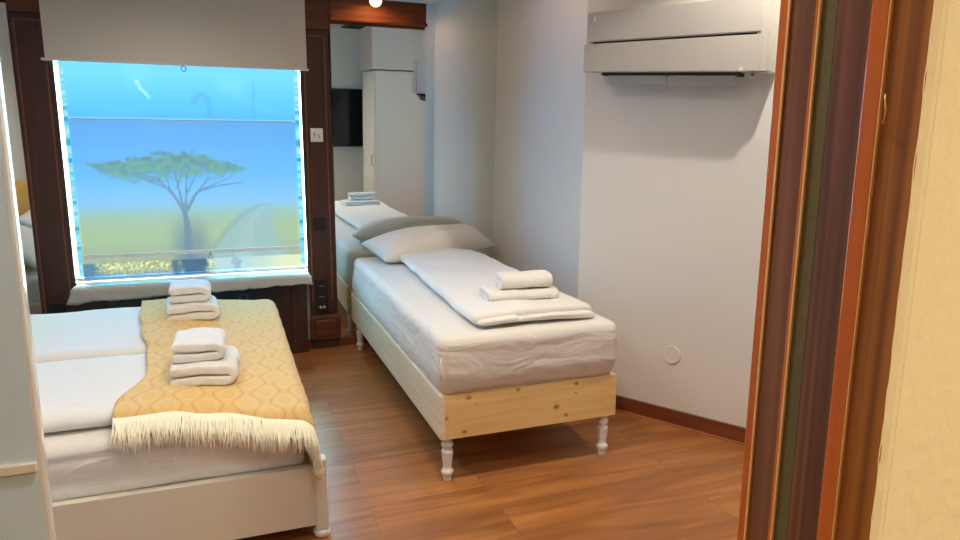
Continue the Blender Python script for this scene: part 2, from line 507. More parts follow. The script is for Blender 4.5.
# doorway jamb on the right -------------------------------------------
e = D.objects.new('door_1', None); e.location = (JX, JF, 0); link(e); e['kind'] = 'structure'; e['label'] = 'dark wood door jamb with orange edges at the right'; e['category'] = 'door frame'
ys = dict(a=.5405, b=.5275, c=.4960, d=.4918, e=.4748, f=.4380, g=.4205, h=.3845)
T = .05
bm = B(); box(bm, JX, JX + T, ys['b'], ys['a'], 0, 2.3, .002); obj('jamb_edge', bm, M['jamb_orange'], e)
bm = B(); box(bm, JX - .001, JX + T, ys['b'] - .0012, ys['b'] + .0012, 0, 2.3); box(bm, JX - .0006, JX + T, ys['d'] - .0008, ys['d'] + .0012, 0, 2.3)
obj('light_bead', bm, M['jamb_light'], e)
bm = B(); box(bm, JX + .001, JX + T, ys['c'], ys['b'], 0, 2.3); obj('jamb_board', bm, M['jamb'], e)
bm = B(); box(bm, JX - .0003, JX + T, ys['d'] + .0012, ys['c'] + .0004, 0, 2.3); obj('jamb_edge', bm, M['jamb_orange'], e)
bm = B(); box(bm, JX + .0018, JX + T, ys['e'] , ys['d'], 0, 2.3); obj('felt_seal', bm, M['felt'], e, label='green felt sealing strip')
bm = B(); box(bm, JX + .0005, JX + T, ys['f'], ys['e'] - .0015, 0, 2.3, .001); obj('jamb_board', bm, M['jamb'], e)
bm = B(); box(bm, JX - .002, JX + T, ys['g'], ys['f'] - .0006, 0, 2.3, .0015); obj('jamb_edge', bm, M['jamb_orange'], e)
bm = B(); box(bm, JX - .0022, JX + T, ys['g'] - .0012, ys['g'], 0, 2.3); obj('light_bead', bm, M['jamb_light'], e)
bm = B()
# outer board with its uneven cut against the plaster
pts = [(JX + .0005, ys['g'] - .0012)]
box(bm, JX + .0005, JX + T, ys['h'] + .0006, ys['g'] - .0012, 0, 2.3)
obj('jamb_board', bm, M['jamb_warm'], e)
# ragged plaster edge overlapping the board
bm = B()
n = 260
prev = None
for i in range(n + 1):
    z = 2.3 * i / n
    yy = ys['h'] + .0008 + .0011 * noise.noise(Vector((z * 30, 0, 0))) + .0006 * noise.noise(Vector((z * 110, 3, 0)))
    yy = max(yy, ys['h'] + .0004)
    r = [bm.verts.new((JX - .0003, yy, z)), bm.verts.new((JX + .006, ys['h'] - .0022, z)), bm.verts.new((JX + .0115, ys['h'] - .0034, z)), bm.verts.new((JX + .016, ys['h'] - .0026, z)), bm.verts.new((JX + .016, ys['h'] + .0008, z))]
    if prev:
        for k in range(5):
            bm.faces.new((prev[k], prev[(k + 1) % 5], r[(k + 1) % 5], r[k]))
    prev = r
obj('plaster_edge', bm, M['wall_cream'], e, smooth=False)
bm = B(); disc_on(bm, (JX + .0005, .4015, .9465), (-1, 0, 0), .0026, .0010, 16)
o = obj('screw_cap', bm, M['white_lacquer'], e)
bm = B(); tube(bm, [(JX - .0005, .4170, 1.44), (JX - .004, .414, 1.436), (JX - .0045, .412, 1.428), (JX - .003, .4135, 1.420), (JX - .0005, .4165, 1.417)], .0007)
obj('wire_hook', bm, M['jamb_light'], e)

# mirrors --------------------------------------------------------------
def mirror(x0, x1, px, lab):
    """pane leaning a little into the room at its top"""
    fy = lambda x, z: MY + .0122 * (x - px) - math.tan(math.radians(1.8)) * (z - .053)
    bm = B(); z0, z1 = .053, ZC - .003
    v = [bm.verts.new(p) for p in ((x0, fy(x0, z0), z0), (x1, fy(x1, z0), z0), (x1, fy(x1, z1), z1), (x0, fy(x0, z1), z1),
                                   (x0, MY + .011, z0), (x1, MY + .011, z0), (x1, MY + .011, z1), (x0, MY + .011, z1))]
    for f in ((0, 1, 2, 3), (5, 4, 7, 6), (0, 4, 5, 1), (3, 2, 6, 7), (1, 5, 6, 2), (0, 3, 7, 4)):
        bm.faces.new([v[i] for i in f])
    tag(obj('wall_mirror', bm, M['mirror']), lab, 'mirror')
mirror(.692, XE - .002, 1.2, 'tall wall mirror between the window and the corner, behind the pillow')
mirror(XW0 + .004, -1.068, -1.4, 'tall wall mirror left of the window, beyond the double bed')

# window ----------------------------------------------------------------
w = D.objects.new('window_1', None); w.location = (-.19, MY, .54); link(w); w['kind'] = 'structure'; w['label'] = 'bright window behind the blinds'; w['category'] = 'window'
bm = B()
box(bm, -.885, -.872, 4.66, 4.78, .53, 1.95); box(bm, .497, .510, 4.66, 4.78, .53, 1.95); box(bm, -.885, .51, 4.70, 4.78, 1.93, 1.96)
obj('window_lining', bm, M['mahogany'], w)
bm = B()
box(bm, -.872, .497, 4.735, 4.77, .545, .565); box(bm, -.872, .497, 4.735, 4.77, 1.90, 1.93)
obj('window_frame', bm, pm('window_frame_white', rgb(210, 225, 232), .4), w)
def translucent(nt, b, col, fac):
    """lets part of the daylight pass straight through"""
    out = nt.nodes['Material Output']
    t = nt.nodes.new('ShaderNodeBsdfTransparent'); x = nt.nodes.new('ShaderNodeMixShader'); x.inputs[0].default_value = fac
    if isinstance(col, tuple): t.inputs[0].default_value = col
    elif col is not None: nt.links.new(col, t.inputs[0])
    nt.links.new(b.outputs[0], x.inputs[1]); nt.links.new(t.outputs[0], x.inputs[2]); nt.links.new(x.outputs[0], out.inputs[0])
# daylight through ribbed glass
m, nt, b = new_mat('daylit_ribbed_glass')
tc = nt.nodes.new('ShaderNodeTexCoord'); sp = nt.nodes.new('ShaderNodeSeparateXYZ'); nt.links.new(tc.outputs['Object'], sp.inputs[0])
nz = nt.nodes.new('ShaderNodeTexNoise'); nz.noise_dimensions = '1D'; nz.inputs['Scale'].default_value = 17; nz.inputs['Detail'].default_value = 3
nt.links.new(sp.outputs['Z'], nz.inputs['W'])
cr = nt.nodes.new('ShaderNodeValToRGB'); el = cr.color_ramp.elements
el[0].position = .36; el[0].color = rgb(70, 170, 205); el[1].position = .6; el[1].color = rgb(190, 246, 255)
q = el.new(.44); q.color = rgb(120, 222, 248)
nt.links.new(nz.outputs['Fac'], cr.inputs['Fac'])
b.inputs['Base Color'].default_value = (0, 0, 0, 1)
nt.links.new(cr.outputs['Color'], b.inputs['Emission Color']); b.inputs['Emission Strength'].default_value = .85
translucent(nt, b, (.55, .92, 1.0, 1), .5)
bm = B(); box(bm, -.872, .497, 4.748, 4.756, .56, 1.91)
obj('window_pane', bm, m, w)

# printed film on the pane: a picture of a tree on a plain, lit from behind
def smooth(a, b, x):
    t = min(1, max(0, (x - a) / (b - a))); return t * t * (3 - 2 * t)
def mixc(a, b, t): return tuple(a[i] + (b[i] - a[i]) * t for i in range(3))
def seg_d(px, py, a, b):
    ax, ay = a; bx, by = b
    vx, vy = bx - ax, by - ay
    t = max(0, min(1, ((px - ax) * vx + (py - ay) * vy) / (vx * vx + vy * vy)))
    return math.hypot(px - ax - vx * t, py - ay - vy * t), t
LIMBS = [((.470, .95), (.465, .74), .021, .015), ((.465, .75), (.452, .66), .014, .010), ((.456, .69), (.40, .585), .009, .005), ((.42, .62), (.34, .52), .006, .003),
         ((.40, .585), (.28, .53), .005, .002), ((.33, .55), (.20, .50), .004, .002), ((.462, .70), (.52, .60), .010, .005), ((.50, .63), (.58, .53), .006, .003),
         ((.52, .60), (.64, .565), .005, .002), ((.62, .57), (.74, .555), .004, .002), ((.466, .68), (.478, .51), .006, .003), ((.452, .66), (.425, .50), .006, .003), ((.55, .585), (.68, .53), .004, .002),
         ((.478, .60), (.53, .50), .004, .002), ((.40, .59), (.385, .50), .004, .002), ((.43, .58), (.46, .50), .004, .002), ((.36, .55), (.25, .50), .004, .002)]
def picture(u, v):
    """u across 0..1, v down 0..1"""
    nzv = noise.noise(Vector((u * 3, v * 3, 1)))
    if v < .255:
        c = mixc((.50, .82, .95), (.40, .75, .94), smooth(.02, .22, v))
        c = mixc(c, (.46, .72, .93), .30 * smooth(.05, .5, nzv + .1))
        c = mixc(c, (.58, .86, .96), .35 * smooth(.1, .6, noise.noise(Vector((u * 5, v * 9, 9)))))
        # faint animal neck, post and hills
        arch = ((.602, .27), (.603, .20), (.592, .155), (.570, .138), (.548, .150), (.530, .178))
        q = max(1 - smooth(.004, .020, seg_d(u, v, a, b_)[0]) for a, b_ in zip(arch, arch[1:]))
        c = mixc(c, (.36, .60, .80), .32 * q)
        d, t = seg_d(u, v, (.80, .26), (.81, .08)); c = mixc(c, (.40, .66, .84), .35 * (1 - smooth(.003, .012, d)))
        c = mixc(c, (.36, .64, .90), .45 * smooth(.205, .25, v + .02 * nzv))
        d, t = seg_d(u, v, (.29, .09), (.335, .155))
        if d < .008 + .008 * noise.noise(Vector((u * 40, v * 60, 0))): c = mixc(c, (.78, .95, 1.), .6)
        return c
    if v < .262: return (.52, .80, .96)
    c = mixc((.35, .67, .87), (.40, .73, .94), smooth(.27, .5, v))
    c = mixc(c, (.55, .78, .92), smooth(.48, .66, v))
    g = smooth(.62, .72, v + .02 * nzv)
    gr = mixc((.62, .78, .72), (.70, .76, .56), smooth(.64, .80, v))
    gr = mixc(gr, (.66, .65, .52), smooth(.82, .93, v))
    gr = mixc(gr, (.72, .74, .58), .4 * smooth(-.2, .5, noise.noise(Vector((u * 30, v * 60, 3)))))
    c = mixc(c, gr, g)
    # track curving away to the horizon on the right
    if v > .66:
        k = (v - .66) / .34
        le = .86 - .36 * k ** .55; ri = .87 + .02 * k + .14 * k * k
        mid = (u - le) / max(.01, ri - le)
        if 0 < mid < 1:
            w_ = smooth(0, .08, mid) * (1 - smooth(.85, 1, mid))
            c = mixc(c, (.60, .74, .76), .55 * w_)
            if .30 < mid < .52: c = mixc(c, (.70, .78, .70), .6)
        c = mixc(c, (.46, .60, .62), .35 * (1 - smooth(0, .03, abs(u - le))))
    # crown
    top = .43 + .020 * math.sin(u * 9 + .5) + .25 * max(0, u - .50) ** 1.35 + .06 * max(0, .22 - u)
    th = .150 * max(0, 1 - abs((u - .40) / .36) ** 2.4)
    n2 = noise.noise(Vector((u * 26, v * 40, 4))) + .6 * noise.noise(Vector((u * 60, v * 90, 8)))
    if th > 0:
        q = (v - top) / th
        dens = smooth(-.08, .12, q + .18 * n2) * (1 - smooth(.45, 1.05, q + .35 * n2))
        c = mixc(c, mixc((.44, .66, .50), (.34, .52, .48), smooth(-.3, .5, n2)), .80 * dens)
    k = 0.0
    for a, b_, r0, r1 in LIMBS:
        d, t = seg_d(u, v, a, b_)
        r = r0 + (r1 - r0) * t
        k = max(k, 1 - smooth(r * .6, r * 1.25, d))
    c = mixc(c, (.40, .52, .58), k * .8)
    if v > .70:   # haze of shade around the trunk foot
        c = mixc(c, (.45, .52, .58), .75 * (1 - smooth(.02, .12, abs(u - .475))) * smooth(.66, .86, v))
    if v > .925:  # clear strip under the blind
        n3 = noise.noise(Vector((u * 90, v * 120, 2))); n4 = noise.noise(Vector((u * 24, v * 30, 7)))
        st = mixc((.66, .64, .42), (.96, .92, .66), smooth(-.3, .5, n3 + .4 * n4))
        st = mixc(st, (.38, .52, .64), smooth(.955, 1.0, v + .02 * n4) * (.8 if u < .5 else .2))
        st = mixc(st, (.32, .46, .56), .85 * (1 - smooth(.03, .10, u + .06 * n4)))
        st = mixc(st, (.24, .36, .46), .85 * smooth(.37, .44, u + .05 * n4) * (1 - smooth(.52, .58, u + .04 * n4)))
        if u > .54:
            k = smooth(.54, .60, u)
            s2 = mixc((.74, .80, .76), (.90, .87, .66), smooth(.70, .95, u + .06 * n4))
            s2 = mixc(s2, (.52, .62, .62), .6 * (1 - smooth(0, .025, abs(u - .68 - .05 * n4))))
            st = mixc(st, s2, k)
        c = st
    return c
FX0, FX1, FZ0, FZ1 = -.838, .462, .556, 1.90
ZT = 1.868                                   # picture's visible top
nu, nv = 200, 190
me = D.meshes.new('window_film')
vs, fs, cols = [], [], []
for j in range(nv + 1):
    for i in range(nu + 1):
        u = i / nu; z = FZ0 + (FZ1 - FZ0) * j / nv
        vs.append((FX0 + (FX1 - FX0) * u, 4.728, z))
        v = (ZT - z) / (ZT - FZ0)
        cols.append(picture(u, max(0, v)))
for j in range(nv):
    for i in range(nu):
        a = j * (nu + 1) + i
        fs.append((a, a + 1, a + nu + 2, a + nu + 1))
# rear face and rim so the film has a thickness
n0 = len(vs)
for (x, z) in ((FX0, FZ0), (FX1, FZ0), (FX1, FZ1), (FX0, FZ1)):
    vs.append((x, 4.7305, z)); cols.append((.4, .7, .9))
fs.append((n0, n0 + 3, n0 + 2, n0 + 1))
me.from_pydata(vs, [], fs)
at = me.color_attributes.new('print', 'FLOAT_COLOR', 'POINT')
buf = []
for c in cols: buf += [lin(c[0]), lin(c[1]), lin(c[2]), 1.0]
at.data.foreach_set('color', buf)
m, nt, b = new_mat('backlit_print')
an = nt.nodes.new('ShaderNodeAttribute'); an.attribute_name = 'print'
b.inputs['Base Color'].default_value = (0.02, 0.02, 0.02, 1)
b.inputs['Roughness'].default_value = .6
nt.links.new(an.outputs['Color'], b.inputs['Emission Color']); b.inputs['Emission Strength'].default_value = 1.38
translucent(nt, b, an.outputs['Color'], .5)
me.materials.append(m)
film = D.objects.new('window_film', me); link(film)
tag(film, 'backlit printed film of an acacia tree and dirt track on the window pane', 'window film')

# translucent inner blind
m = D.materials.new('screen_fabric'); m.use_nodes = True; nt = m.node_tree
b = nt.nodes['Principled BSDF']; out = nt.nodes['Material Output']
b.inputs['Base Color'].default_value = rgb(214, 216, 212); b.inputs['Roughness'].default_value = .9
tr = nt.nodes.new('ShaderNodeBsdfTransparent'); tr.inputs[0].default_value = (1, 1, 1, 1)
mx = nt.nodes.new('ShaderNodeMixShader'); mx.inputs[0].default_value = .12
nt.links.new(tr.outputs[0], mx.inputs[1]); nt.links.new(b.outputs[0], mx.inputs[2]); nt.links.new(mx.outputs[0], out.inputs[0])
sb = thing('screen_blind', 'sheer inner screen blind hanging half way over the printed window film', 'blind', (-.17, 4.69, .69))
bm = B(); box(bm, -.822, .444, 4.694, 4.6955, .712, 1.522); obj('blind_fabric', bm, m, sb)
bm = B(); box(bm, -.824, .446, 4.688, 4.700, .690, .714, .003); obj('bottom_bar', bm, pm('pale_bar_metal', rgb(232, 232, 226), .4), sb)
bm = B(); box(bm, -.822, .444, 4.692, 4.697, 1.520, 1.527); obj('top_hem', bm, pm('hem', rgb(190, 215, 230), .7), sb)
bm = B(); ring(bm, (-.105, 4.684, .668), .013, .003); box(bm, -.109, -.101, 4.682, 4.69, .68, .70); obj('pull_ring', bm, M['metal'], sb)

# blackout roller blind
rb = thing('roller_blind', 'beige blackout roller blind pulled part way down over the window top', 'blind', (-.19, 4.6, 1.85))
bm = B()
nx_ = 24
for sgn, yo in ((1, 0.0),):
    box(bm, -.900, .536, 4.602, 4.6045, 1.852, 2.40)
obj('blind_fabric', bm, M['blind'], rb)
bm = B(); box(bm, -.920, .548, 4.597, 4.610, 1.839, 1.854, .004); obj('bottom_bar', bm, pm('blind_bar', rgb(214, 210, 204), .4), rb)
bm = B(); ring(bm, (-.185, 4.602, 1.822), .014, .003); box(bm, -.189, -.181, 4.599, 4.606, 1.834, 1.842); obj('pull_ring', bm, M['metal'], rb)
bm = B(); tube(bm, [(-.90, 4.60, 2.41), (.535, 4.60, 2.41)], .028, 16); obj('roller_tube', bm, M['metal'], rb)

# sill and its cloth
bm = B(); box(bm, -.87, .50, 4.47, 4.74, .505, .542, .004)
struct('window_sill', bm, pm('sill_paint', rgb(222, 226, 228), .10, spec=.9, coat=1.0), label='window sill', cat='window sill')
bm = B()
# cloth: runs over the sill, over its front edge and hangs in a ragged hem
prof = [(4.560, .5445), (4.548, .546), (4.535, .546), (4.52, .546), (4.50, .546), (4.472, .545), (4.461, .538), (4.457, .525), (4.455, .505), (4.452, .48), (4.450, .46)]
NXC = 110
V = []
for i in range(NXC + 1):
    u = i / NXC; x = -.862 + 1.345 * u
    hem = .070 - .030 * u + .012 * noise.noise(Vector((x * 9, 0, 5))) + .006 * noise.noise(Vector((x * 31, 2, 5)))
    col_ = []
    for k, (y, z) in enumerate(prof):
        t = max(0, (k - 6) / 4)
        zz = z if k <= 6 else .538 - hem * t
        fl = .010 * t * noise.noise(Vector((x * 11, t, 1)))
        xs = x
        if k > 6:                       # flares at both ends
            if u < .05: xs -= .030 * t * (1 - u / .05)
            if u > .95: xs += .022 * t * (u - .95) / .05
        yy = y - (.006 * t) + fl
        if 0 < k < 6: zz += .0035 * noise.noise(Vector((x * 14, y * 20, 2))) + .002
        col_.append(bm.verts.new((xs, yy, zz)))
    V.append(col_)
for a, b_ in zip(V, V[1:]):
    for k in range(len(prof) - 1):
        bm.faces.new((a[k], a[k + 1], b_[k + 1], b_[k]))
o = obj('sill_cloth', bm, M['sillcloth'], None, smooth=True)
sm = o.modifiers.new('thick', 'SOLIDIFY'); sm.thickness = .003; sm.offset = 1
tag(o, 'pale cloth spread over the window sill with its hem hanging down', 'cloth')

# ------------------------------------------------------------------ small fittings on the window wall
def plate(name, x, z, w_, h_, y, mat, lab, cat, bev=.003):
    r = thing(name, lab, cat, (x, y, z))
    bm = B(); box(bm, x - w_ / 2, x + w_ / 2, y - .010, y, z - h_ / 2, z + h_ / 2, bev)
    obj('cover_plate', bm, mat, r)
    return r
r = plate('light_switch', .588, 1.442, .080, .088, 4.655, M['white_lacquer'], 'white double light switch high on the pilaster right of the window', 'switch')
bm = B(); box(bm, .572, .576, 4.643, 4.6455, 1.428, 1.456); box(bm, .568, .580, 4.643, 4.6455, 1.446, 1.450); obj('switch_mark', bm, M['steel_dark'], r)
bm = B(); box(bm, .598, .602, 4.643, 4.6455, 1.424, 1.448); box(bm, .598, .608, 4.643, 4.6455, 1.424, 1.428); obj('switch_mark', bm, M['steel_dark'], r)
r = plate('wall_switch', .586, .862, .082, .086, 4.655, M['black'], 'square black switch midway down the pilaster right of the window', 'switch')
bm = B(); box(bm, .552, .620, 4.640, 4.646, .826, .898, .003); obj('rocker', bm, M['dark'], r)
r = plate('power_socket', .583, .365, .082, .24, 4.655, M['black'], 'tall black triple power socket low on the pilaster right of the window', 'socket')
for zz in (.437, .365):
    bm = B(); disc_on(bm, (.583, 4.645, zz), (0, -1, 0), .028, .005, 24); obj('socket_insert', bm, M['dark'], r)
    bm = B(); box(bm, .566, .600, 4.6385, 4.641, zz - .003, zz + .003); obj('socket_slot', bm, M['metal'], r)
bm = B(); box(bm, .550, .616, 4.642, 4.646, .262, .325, .002); obj('socket_insert', bm, M['dark'], r)
for dx in (-.012, .012):
    bm = B(); disc_on(bm, (.583 + dx, 4.642, .292), (0, -1, 0), .008, .003, 16); obj('data_jack', bm, M['white_lacquer'], r)
r = plate('data_socket', .077, .405, .062, .062, 4.578, pm('grey_plastic', rgb(96, 92, 92), .4), 'small grey square socket on the dark panelling under the window sill', 'socket')
bm = B(); box(bm, .060, .094, 4.565, 4.570, .388, .422, .002); obj('socket_insert', bm, M['steel_dark'], r)
r = plate('power_socket', -.975, .405, .10, .06, 4.655, M['black'], 'black socket at the foot of the pilaster left of the window', 'socket')
bm = B(); disc_on(bm, (-.975, 4.645, .405), (0, -1, 0), .022, .004, 20); obj('socket_insert', bm, M['dark'], r)

# round blank cover on the right wall
c = ac(.5475 / 1.0 if False else ((Vector((2.052, 2.755)) - S2).dot(DR)), 0)
bm = B(); disc_on(bm, (c.x, c.y, .365), (NN.x, NN.y, 0), .046, .007, 40)
tag(obj('wall_plate', bm, M['wall']), 'round white blank cover low on the wall under the air conditioner', 'wall cover')

# ------------------------------------------------------------------ air conditioner
acu = thing('air_conditioner', 'white wall mounted air conditioner high on the right wall', 'air conditioner', (ac(.5).x, ac(.5).y, 1.7))
DD = .137
SA, SB = .081, .905
def ztop(s): return 2.018 - .021 * (s - .081)
def zmid(s): return 1.877 - .028 * (s - .081)
def zbot(s): return 1.742 - .054 * (s - .081)
def slab(bm, s0, s1, d0, d1, fz0, fz1, n=2):
    V = []
    for s in (s0, s1):
        for d in (d0, d1):
            p = ac(s, d)
            V.append(bm.verts.new((p.x, p.y, fz0(s)))); V.append(bm.verts.new((p.x, p.y, fz1(s))))
    # order: s0d0lo,s0d0hi,s0d1lo,s0d1hi,s1...
    a = V
    for f in ((0, 1, 3, 2), (4, 6, 7, 5), (0, 4, 5, 1), (2, 3, 7, 6), (0, 2, 6, 4), (1, 5, 7, 3)):
        bm.faces.new([a[i] for i in f])
    return bm
bm = B()
slab(bm, SA + .01, SB + .035, 0.0, DD - .016, zbot, ztop)
bmesh.ops.bevel(bm, geom=bm.edges[:], offset=.006, segments=2, affect='EDGES')
obj('housing', bm, M['ac'], acu)
bm = B(); slab(bm, SA, SB, DD - .03, DD, lambda s: zmid(s) + .0045 + (0 if s < .8 else 0), ztop)
bmesh.ops.bevel(bm, geom=bm.edges[:], offset=.005, segments=2, affect='EDGES'); obj('front_panel', bm, M['ac'], acu)
bm = B(); slab(bm, SA - .012, SB + .005, DD - .03, DD + .004, zbot, lambda s: zmid(s) - .0045)
bmesh.ops.bevel(bm, geom=bm.edges[:], offset=.005, segments=2, affect='EDGES'); obj('lower_panel', bm, M['ac'], acu)
bm = B(); slab(bm, SA + .03, SB - .02, DD - .02, DD - .012, lambda s: zmid(s) - .01, lambda s: zmid(s) + .01); obj('panel_gap', bm, M['dark'], acu)
# air outlet
bm = B(); slab(bm, .165, .815, .03, .125, lambda s: zbot(s) - .014, lambda s: zbot(s) + .012); obj('air_outlet', bm, M['dark'], acu)
for s0, s1 in ((.195, .492), (.498, .805)):
    bm = B()
    V = []
    for s in (s0, s1):
        for d, dz in ((.118, -.006), (.122, -.006), (.098, -.056), (.094, -.056)):
            p = ac(s, d); V.append(bm.verts.new((p.x, p.y, zbot(s) + dz)))
    for f in ((0, 1, 2, 3), (7, 6, 5, 4), (0, 4, 5, 1), (1, 5, 6, 2), (2, 6, 7, 3), (3, 7, 4, 0)):
        bm.faces.new([V[i] for i in f])
    obj('louvre', bm, M['ac_grey'], acu)
p = ac(.865, .10); bm = B(); box(bm, p.x - .012, p.x + .012, p.y - .012, p.y + .012, zbot(.865) - .022, zbot(.865) + .004, .004); obj('sensor_bracket', bm, M['ac'], acu)
p = ac(.875, .115); bm = B(); disc_on(bm, (p.x, p.y, zbot(.87) - .011), (-.2, -1, 0), .005, .003, 16); obj('sensor_eye', bm, M['black'], acu)
p = ac(.835, DD + .003); bm = B(); disc_on(bm, (p.x, p.y, zbot(.83) + .012), (NN.x, NN.y, 0), .009, .003, 20); obj('indicator_light', bm, pm('indicator_lens', rgb(226, 226, 230), .2), acu)
p = ac(.125, DD - .001); bm = B(); box(bm, p.x - .004, p.x + .004, p.y - .003, p.y + .003, 1.975, 1.998); obj('badge', bm, pm('badge_pale', rgb(238, 236, 230), .3), acu)

# ------------------------------------------------------------------ single bed (right)
FX_0, FX_1, FY_0, FY_1 = .772, 1.595, 2.527, 4.60
sbd = thing('single_bed_frame', 'pine plank single bed frame on turned white legs along the right wall', 'bed frame', ((FX_0 + FX_1) / 2, 3.5, 0))
ox, oy = (FX_0 + FX_1) / 2, 3.5
KN = [(.893, .368, .012), (1.115, .376, .010), (1.392, .370, .010), (1.297, .275, .013), (.795, .290, .011), (.875, .222, .010), (1.345, .232, .009), (1.39, .328, .005), (.93, .335, .004)]
m_end = wood('pine_end_plank', rgb(228, 184, 118), rgb(246, 212, 150), (2.4, 2.4, 30), .5, knots=[(kx - ox, FY_0 - oy, kz, r) for kx, kz, r in KN])
bm = B(); box(bm, FX_0 + .018, FX_1, FY_0, FY_0 + .024, .197, .388, .002); obj('foot_board', bm, m_end, sbd)
bm = B(); box(bm, FX_0, FX_0 + .024, FY_0 - .001, FY_1, .197, .390, .006); obj('side_rail', bm, M['pine_side'], sbd)
bm = B(); box(bm, FX_1 - .022, FX_1, FY_0 + .024, FY_1, .197, .388, .002); obj('side_rail', bm, M['pine_side'], sbd)
bm = B(); box(bm, FX_0 + .024, FX_1 - .022, FY_1 - .024, FY_1, .197, .388, .002); obj('head_board', bm, M['pine'], sbd)
bm = B(); box(bm, FX_0 + .024, FX_0 + .05, FY_0 + .03, FY_1 - .03, .30, .345); obj('slat_batten', bm, M['pine'], sbd)
bm = B(); box(bm, FX_1 - .05, FX_1 - .022, FY_0 + .03, FY_1 - .03, .30, .345); obj('slat_batten', bm, M['pine'], sbd)
for k in range(14):
    y = FY_0 + .045 + k * .148
    bm = B(); box(bm, FX_0 + .03, FX_1 - .03, y, y + .075, .345, .365, .003); obj('slat', bm, M['pine'], sbd)
for x0, x1 in ((FX_0 + .026, FX_0 + .12), (FX_1 - .10, FX_1 - .024)):
    bm = B(); box(bm, x0, x1, FY_0 + .026, FY_0 + .034, .33, .386); box(bm, x0, x0 + .012 if x0 < 1 else x1, FY_0 + .026, FY_0 + .11, .376, .386)
    obj('corner_bracket', bm, M['steel_dark'], sbd)
LEG = [(.016, 0), (.0185, .004), (.0185, .020), (.016, .024), (.024, .030), (.0265, .038), (.0265, .046), (.022, .052), (.0175, .056), (.0195, .075), (.0225, .105), (.0245, .128), (.0245, .137), (.019, .140), (.0165, .145), (.022, .152), (.0255, .160), (.0255, .166), (.021, .174), (.0175, .179), (.0205, .186), (.024, .192), (.0245, .197)]
for lx in (.812, 1.553):
    for ly in (2.562, 4.52):
        bm = B(); lathe(bm, LEG, lx, ly); obj('leg', bm, M['white_lacquer'], sbd, smooth=True)

def mattress_fn(co):
    return co
mt = thing('mattress', 'white sheeted single mattress on the pine bed frame', 'mattress', (1.18, 3.5, .37))
bm = B()
def f_single(co):
    # slightly fuller at mid height, tucked at the bottom
    t = (co.z - .366) / .25
    cx, cy = 1.18, 3.53
    k0 = max(0, 1 - t / .5)
    s = 1 - .062 * k0 * k0
    co.x = cx + (co.x - cx) * s; co.y += .045 * k0 * k0 * (1 if co.y < cy else 0)
    co.x += .022 * smooth(2.6, 4.5, co.y) * (1 if co.x < 1 else 0) * smooth(.40, .60, co.z)
    if co.z > .5:
        co.z += .008 * math.sin((co.x - .77) / .82 * PI) * math.sin(min(1, max(0, (co.y - 2.5) / 2.06)) * PI)
    # pulled folds along the near end
    if co.y < 2.62 and t < .8:
        k = math.sin((co.x * 1.5 + co.z * 4.2) * 22 + 3 * noise.noise(Vector((co.x * 5, co.z * 6, 1))))
        co.y -= .004 * k * max(0, math.sin(min(1, max(0, t / .8)) * PI)) * (.5 + .5 * noise.noise(Vector((co.x * 3, 0, co.z * 4))))
    return co
soft_box(bm, .764, 1.592, 2.505, 4.575, .367, .636, .045, .03, .004, 5.0, 3.0, f_single)
obj('mattress_body', bm, M['sheet_side'], mt, smooth=True)
# seam fold hanging at the near left corner of the sheet
bm = B(); tube(bm, [(.770, 2.506, .56), (.766, 2.500, .53), (.768, 2.503, .49), (.772, 2.510, .45)], [.001, .005, .004, .001], 8)
obj('sheet_tuck', bm, M['sheet_side'], mt, smooth=True)

# duvet folded lengthwise on the right half
dv = thing('duvet', 'white duvet folded lengthwise on the single bed under the rolled towels', 'duvet', (1.32, 3.5, .63))
def f_duv(co):
    e = smooth(2.69, 3.1, co.y)
    co.x += .060 * smooth(2.9, 4.3, co.y) - .016 * (1 - e) * (1 if co.x < 1.2 else 0)
    co.z += .010 * noise.noise(Vector((co.x * 5, co.y * 4, 2)))
    co.y += .020 * (co.x - 1.3) * (1 - e) + .006 * noise.noise(Vector((co.x * 14, 0, 3))) * (1 - e)
    co.z += .012 * math.sin((co.x - .77) / .82 * PI)
    if co.z > .655: co.z += .008 * smooth(1.05, 1.3, co.x) * (1 - smooth(1.45, 1.6, co.x))
    return co
bm = B(); soft_box(bm, .985, 1.505, 2.572, 4.36, .638, .662, .022, .035, .003, 6, 1.0, f_duv); obj('lower_fold', bm, M['duvet'], dv, smooth=True)
bm = B(); soft_box(bm, .955, 1.508, 2.596, 4.36, .642, .690, .030, .035, .004, 5, 5.0, f_duv); obj('upper_fold', bm, M['duvet'], dv, smooth=True)
bm = B(); soft_box(bm, .968, 1.15, 2.568, 2.86, .645, .668, .018, .03, .004, 9, 5.0, f_duv); obj('tucked_corner', bm, M['duvet'], dv, smooth=True)

